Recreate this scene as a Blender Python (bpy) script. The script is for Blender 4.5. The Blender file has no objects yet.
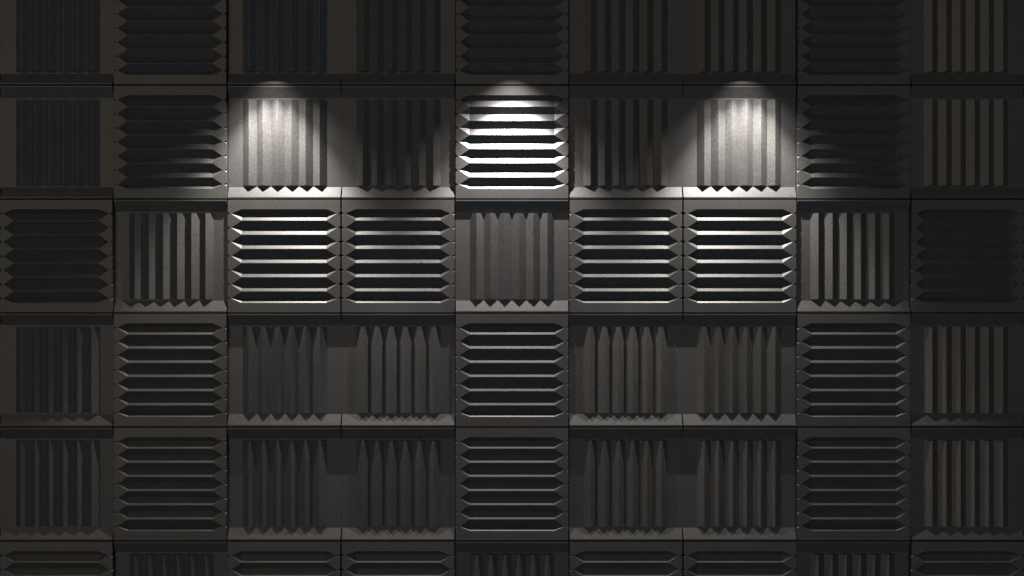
import bpy, bmesh, math, random
from mathutils import Vector

scene = bpy.context.scene
col = scene.collection

# ---------------------------------------------------------------- scale
# One panel measures 0.30 m; 114 units of the working grid are one panel.
# x runs right, v runs down, d runs back into the wall (0 = front faces of the panels).
S = 0.30 / 114.0
CX, CV, CAM_H, DIST = 512.0, 288.0, 1.55, 900.0
def P(x, v, d=0.0):
    return Vector(((x - CX) * S, d * S, CAM_H + (CV - v) * S))

# ---------------------------------------------------------------- camera
cam = bpy.data.cameras.new('camera')
cam.sensor_width = 36.0; cam.lens = 36.0 * DIST / 1024.0; cam.clip_start = 0.05
co = bpy.data.objects.new('camera', cam); col.objects.link(co)
co.location = P(CX, CV, -DIST); co.rotation_euler = (math.radians(90), 0, 0)
scene.camera = co

# ---------------------------------------------------------------- exposure
vs = scene.view_settings
vs.view_transform = 'Standard'; vs.look = 'None'; vs.exposure = 0.0; vs.gamma = 1.0
vs.use_curve_mapping = False
scene.cycles.use_denoising = True
scene.cycles.max_bounces = 8; scene.cycles.diffuse_bounces = 5; scene.cycles.glossy_bounces = 4

# ---------------------------------------------------------------- the room's ambient light
world = bpy.data.worlds.new('dim_studio'); scene.world = world
world.use_nodes = True
nt = world.node_tree; nt.nodes.clear()
wout = nt.nodes.new('ShaderNodeOutputWorld'); bg = nt.nodes.new('ShaderNodeBackground')
tc = nt.nodes.new('ShaderNodeTexCoord')
# soft lobes: direction, sharpness, colour, strength
LOBES = [
    ((-0.56, -0.83, 0.03), 48.0, (1.00, 0.79, 0.61), 3.8),    # warm glow on the left of the room
    ((-0.17, -0.93, 0.33), 24.0, (1.00, 0.83, 0.64), 1.45),   # warm front, above
    ((0.0, -0.97, -0.24), 24.0, (0.56, 0.80, 1.00), 0.24),    # cool front, below
    ((0.62, -0.78, 0.0), 16.0, (0.56, 0.78, 1.00), 0.48),     # cooler, weaker glow on the right
    ((0.0, -0.75, -0.66), 12.0, (0.36, 0.66, 1.00), 0.40),    # bluish floor
    ((0.1, -1.0, 0.1), 4.0, (0.70, 0.86, 1.00), 0.03),
]
acc = None
for d, n, c, s in LOBES:
    dv = Vector(d).normalized()
    dot = nt.nodes.new('ShaderNodeVectorMath'); dot.operation = 'DOT_PRODUCT'
    nt.links.new(tc.outputs['Generated'], dot.inputs[0]); dot.inputs[1].default_value = dv
    mx = nt.nodes.new('ShaderNodeMath'); mx.operation = 'MAXIMUM'; mx.inputs[1].default_value = 0.0
    nt.links.new(dot.outputs['Value'], mx.inputs[0])
    pw = nt.nodes.new('ShaderNodeMath'); pw.operation = 'POWER'; pw.inputs[1].default_value = n
    nt.links.new(mx.outputs[0], pw.inputs[0])
    sc = nt.nodes.new('ShaderNodeVectorMath'); sc.operation = 'SCALE'
    sc.inputs[0].default_value = [k * s for k in c]
    nt.links.new(pw.outputs[0], sc.inputs['Scale'])
    if acc is None:
        acc = sc.outputs[0]
    else:
        ad = nt.nodes.new('ShaderNodeVectorMath'); ad.operation = 'ADD'
        nt.links.new(acc, ad.inputs[0]); nt.links.new(sc.outputs[0], ad.inputs[1])
        acc = ad.outputs[0]
nt.links.new(acc, bg.inputs['Color']); bg.inputs['Strength'].default_value = 1.0
nt.links.new(bg.outputs[0], wout.inputs['Surface'])

# ---------------------------------------------------------------- three wall-washing spots
SPOTS = [(272.5, (1.0, 0.93, 0.86), 1.0), (512.0, (1.0, 0.92, 0.885), 1.03), (744.0, (1.0, 0.935, 0.865), 1.0)]
SPOT_W, SPOT_V, SPOT_D, SPOT_TILT, SPOT_HALF, SPOT_BLEND = 80.0, 50.0, -34.0, 0.0, 37.0, 0.6
SPILL_W = 23.0
for x, c, k in SPOTS:
    l = bpy.data.lights.new('spotlight', 'SPOT')
    l.energy = SPOT_W * k; l.color = c
    l.spot_size = math.radians(2 * SPOT_HALF); l.spot_blend = SPOT_BLEND
    l.shadow_soft_size = 0.8 * S
    o = bpy.data.objects.new('spotlight', l); col.objects.link(o)
    o.location = P(x, SPOT_V, SPOT_D)
    o.rotation_euler = (math.radians(SPOT_TILT), 0, 0)      # points straight down
    w = bpy.data.lights.new('spotlight_spill', 'SPOT')      # the same fixture's wide, weaker spill
    w.energy = SPILL_W * k; w.color = c; w.spot_size = math.radians(99); w.spot_blend = 1.0
    w.shadow_soft_size = 0.8 * S
    o = bpy.data.objects.new('spotlight_spill', w); col.objects.link(o)
    o.location = P(x, SPOT_V, SPOT_D)

# ---------------------------------------------------------------- materials
def foam(name, rgb, rough=0.50, spec=0.36, bump=0.12):
    m = bpy.data.materials.new(name); m.use_nodes = True
    t = m.node_tree; b = t.nodes['Principled BSDF']
    g = t.nodes.new('ShaderNodeNewGeometry')
    n = t.nodes.new('ShaderNodeTexNoise'); n.inputs['Scale'].default_value = 260.0
    n.inputs['Detail'].default_value = 3.0; n.inputs['Roughness'].default_value = 0.7
    t.links.new(g.outputs['Position'], n.inputs['Vector'])
    big = t.nodes.new('ShaderNodeTexNoise'); big.inputs['Scale'].default_value = 14.0
    big.inputs['Detail'].default_value = 2.0
    t.links.new(g.outputs['Position'], big.inputs['Vector'])
    ramp = t.nodes.new('ShaderNodeMapRange')
    ramp.inputs['From Min'].default_value = 0.3; ramp.inputs['From Max'].default_value = 0.7
    ramp.inputs['To Min'].default_value = 0.55; ramp.inputs['To Max'].default_value = 1.5
    t.links.new(n.outputs['Fac'], ramp.inputs['Value'])
    r2 = t.nodes.new('ShaderNodeMapRange')
    r2.inputs['From Min'].default_value = 0.3; r2.inputs['From Max'].default_value = 0.7
    r2.inputs['To Min'].default_value = 0.92; r2.inputs['To Max'].default_value = 1.08
    t.links.new(big.outputs['Fac'], r2.inputs['Value'])
    mu = t.nodes.new('ShaderNodeMath'); mu.operation = 'MULTIPLY'
    t.links.new(ramp.outputs[0], mu.inputs[0]); t.links.new(r2.outputs[0], mu.inputs[1])
    sc = t.nodes.new('ShaderNodeVectorMath'); sc.operation = 'SCALE'
    sc.inputs[0].default_value = rgb
    t.links.new(mu.outputs[0], sc.inputs['Scale'])
    t.links.new(sc.outputs[0], b.inputs['Base Color'])
    bp = t.nodes.new('ShaderNodeBump'); bp.inputs['Strength'].default_value = bump
    bp.inputs['Distance'].default_value = 0.0012
    t.links.new(n.outputs['Fac'], bp.inputs['Height']); t.links.new(bp.outputs[0], b.inputs['Normal'])
    b.inputs['Roughness'].default_value = rough
    b.inputs['Specular IOR Level'].default_value = spec
    return m
FOAM = foam('charcoal_foam', (0.029, 0.029, 0.0292))
PLASTER = foam('dark_wall_paint', (0.03, 0.03, 0.03), rough=0.6, spec=0.3, bump=0.05)

# ---------------------------------------------------------------- mesh helpers
def build(name, bm, mat, parent=None, loc=None):
    bmesh.ops.recalc_face_normals(bm, faces=bm.faces)
    me = bpy.data.meshes.new(name); bm.to_mesh(me); bm.free()
    me.materials.append(mat)
    o = bpy.data.objects.new(name, me); col.objects.link(o)
    if parent: o.parent = parent
    if loc is not None: o.location = loc
    return o
def L(x, v, d):                       # panel-local grid -> local metres, origin at panel centre on the wall
    return Vector(((x - 57.0) * S, (d - BACK) * S, (57.0 - v) * S))
def solid(bm, rings):                 # joins consecutive closed rings of equal length, caps both ends
    rr = [[bm.verts.new(p) for p in r] for r in rings]
    n = len(rr[0])
    for a, b in zip(rr, rr[1:]):
        for i in range(n):
            bm.faces.new((a[i], a[(i + 1) % n], b[(i + 1) % n], b[i]))
    bm.faces.new(rr[0]); bm.faces.new(list(reversed(rr[-1])))
def box(bm, x0, x1, v0, v1, d0, d1):
    solid(bm, [[L(x0, v0, d), L(x1, v0, d), L(x1, v1, d), L(x0, v1, d)] for d in (d0, d1)])

R = 4.2            # height of the panel's front face above its backing sheet
BACK = 12.0        # distance from the front faces to the wall
G = 0.75           # half of the seam between two panels
PITCH = 14.15
HR = 3.7           # height of a free-standing ridge

# ---------------------------------------------------------------- panel with upright ridges
def upright_backing():
    bm = bmesh.new(); box(bm, 0.06, 113.94, G, 114 - G, R, BACK); return bm
def upright_rim(top):
    f = (lambda v: v) if top else (lambda v: 114 - v)
    bm = bmesh.new()
    prof = [(G, R), (G, 0.0), (2.0, 0.0), (12.3, R)]
    solid(bm, [[L(x, f(v), d) for v, d in prof] for x in (G, 114 - G)]); return bm
def upright_ridge(i):
    c = 57.0 + (i - 2.5) * PITCH
    h = PITCH / 2 - 0.12
    bm = bmesh.new()
    prof = [(c - h, R), (c - 0.22, R - HR), (c + 0.22, R - HR), (c + h, R)]
    solid(bm, [[L(x, v, d) for x, d in prof] for v in (14.0, 100.2)]); return bm

# ---------------------------------------------------------------- panel with level ridges
NK0, NK1, INN = 3.0, 4.1, 14.5
DP = 4.0                               # groove depth
def level_piece(v0, v1, top, bot):
    """A bar between two groove bottoms v0..v1; its flat crest spans top..bot between the groove corners.
    v0/v1 = None means a straight outer edge."""
    bm = bmesh.new()
    W = 114.0
    def side_pts(v, c):                # front-face outline along one long side, left to right, with the low points
        s = 1 if c > v else -1
        hn = 1.9 * s
        front = [(G, v + hn), (NK0, v), (NK1, v), (INN, c), (W - INN, c), (W - NK1, v), (W - NK0, v), (W - G, v + hn)]
        return front
    tv = side_pts(v0, top) if v0 is not None else [(G, top), (W - G, top)]
    bv = side_pts(v1, bot) if v1 is not None else [(G, bot), (W - G, bot)]
    loop = tv + list(reversed(bv))
    fr = [bm.verts.new(L(x, v, 0)) for x, v in loop]
    nT = len(tv)
    bm.faces.new(fr)
    base = {}
    def B(x, v, d):
        k = (round(x, 3), round(v, 3), round(d, 3))
        if k not in base: base[k] = bm.verts.new(L(x, v, d))
        return base[k]
    def long_side(seq, v):             # seq = eight front verts left to right
        a, b, c, d_, e, f, g, h = seq
        nl, nr = B(G, v, 2.2), B(W - G, v, 2.2)             # notch bottoms at the sides
        vl, vr = B(INN, v, DP), B(W - INN, v, DP)            # groove bottom corners
        bl, br = B(G, v, R), B(W - G, v, R)
        bm.faces.new((a, nl, b)); bm.faces.new((g, nr, h))
        bm.faces.new((c, vl, d_)); bm.faces.new((d_, vl, vr, e)); bm.faces.new((e, vr, f))
        bm.faces.new((nl, bl, br, nr, g, f, vr, vl, c, b))   # the vertical cut down to the backing sheet
        return [bl, br, nl, nr]
    if v0 is not None:
        tl, tr, tnl, tnr = long_side(fr[:nT], v0); ls = [fr[0], tnl, tl]; rs = [fr[nT - 1], tnr, tr]
    else:
        tl, tr = B(G, top, R), B(W - G, top, R)
        bm.faces.new((fr[0], tl, tr, fr[1])); ls = [fr[0], tl]; rs = [fr[1], tr]
    bt = list(reversed(fr[nT:]))
    if v1 is not None:
        bl, br, bnl, bnr = long_side(bt, v1); ls += [bl, bnl, bt[0]]; rs += [br, bnr, bt[-1]]
    else:
        bl, br = B(G, bot, R), B(W - G, bot, R)
        bm.faces.new((bt[0], bl, br, bt[1])); ls += [bl, bt[0]]; rs += [br, bt[1]]
    bm.faces.new(ls); bm.faces.new(rs); bm.faces.new((tl, tr, br, bl))
    return bm
VAL = [57.0 + (k - 3) * PITCH for k in range(7)]
def level_backing():
    bm = bmesh.new(); box(bm, G, 114 - G, G, 114 - G, R, BACK); return bm

# ---------------------------------------------------------------- the two kinds of panel
def place(o, x, v):
    o.location = P(x + 57.0, v + 57.0, BACK)
def make_upright():
    r = bpy.data.objects.new('acoustic_panel', None); col.objects.link(r); r.empty_display_size = 0.05
    build('backing', upright_backing(), FOAM, r)
    build('rim', upright_rim(True), FOAM, r); build('rim', upright_rim(False), FOAM, r)
    for i in range(6): build('ridge', upright_ridge(i), FOAM, r)
    return r
def make_level():
    r = bpy.data.objects.new('acoustic_panel', None); col.objects.link(r); r.empty_display_size = 0.05
    build('backing', level_backing(), FOAM, r)
    build('border', level_piece(None, VAL[0], G, VAL[0] - 4.4), FOAM, r)
    build('border', level_piece(VAL[6], None, VAL[6] + 4.4, 114 - G), FOAM, r)
    for k in range(6):
        c = (VAL[k] + VAL[k + 1]) / 2
        build('ridge', level_piece(VAL[k], VAL[k + 1], c - 0.2, c + 0.2), FOAM, r)
    return r
def copy_thing(o):
    c = o.copy(); col.objects.link(c)
    for ch in list(o.children):
        k = ch.copy(); col.objects.link(k); k.parent = c
    return c

A, B_ = 'VVHVVHVVHVV', 'HHVHHVHHVHH'      # one column beyond the frame on either side
ROWS = [A, A, B_, A, A, B_]
ROWNAME = ['topmost row', 'second row from top', 'third row from top', 'fourth row from top', 'fifth row from top',
           'bottom row']
ROWSHORT = ['topmost row', 'second row', 'third row', 'fourth row', 'fifth row', 'bottom row']
ORD = ['first', 'second', 'third', 'fourth', 'fifth', 'sixth', 'seventh', 'eighth', 'ninth']
LIT = {(1, 2): 'brightly lit', (1, 4): 'brightly lit', (1, 6): 'brightly lit',
       (2, 2): 'spotlit', (2, 6): 'spotlit'}
protos = {}
for r, row in enumerate(ROWS):
    for c, kind in enumerate(row, -1):
        if kind not in protos:
            t = protos[kind] = make_upright() if kind == 'V' else make_level()
        else:
            t = copy_thing(protos[kind])
        place(t, -1 + 114 * c, -29 + 114 * r)
        look = 'vertical' if kind == 'V' else 'horizontal'
        adj = LIT.get((r, c), 'dark')
        if c < 0 or c > 8:
            t['label'] = 'dark foam panel with %s ridges, beyond the %s frame edge in the %s' % (look, 'left' if c < 0 else 'right', ROWSHORT[r])
        else:
            t['label'] = '%s foam panel with %s ridges, %s from left in the %s' % (adj, look, ORD[c], ROWNAME[r])
        t['category'] = 'acoustic panel'
        t['group'] = 'foam panels with %s ridges' % look

# ---------------------------------------------------------------- the wall behind
bm = bmesh.new()
w0, w1, z0, z1 = -2.4, 2.4, 0.0, 3.2
y0, y1 = BACK * S + 0.0002, BACK * S + 0.12
vs_ = [bm.verts.new((x, y, z)) for y in (y0, y1) for x, z in ((w0, z0), (w1, z0), (w1, z1), (w0, z1))]
for f in ((0, 1, 2, 3), (7, 6, 5, 4), (0, 4, 5, 1), (1, 5, 6, 2), (2, 6, 7, 3), (3, 7, 4, 0)):
    bm.faces.new([vs_[i] for i in f])
wl = build('wall_back', bm, PLASTER); wl['kind'] = 'structure'
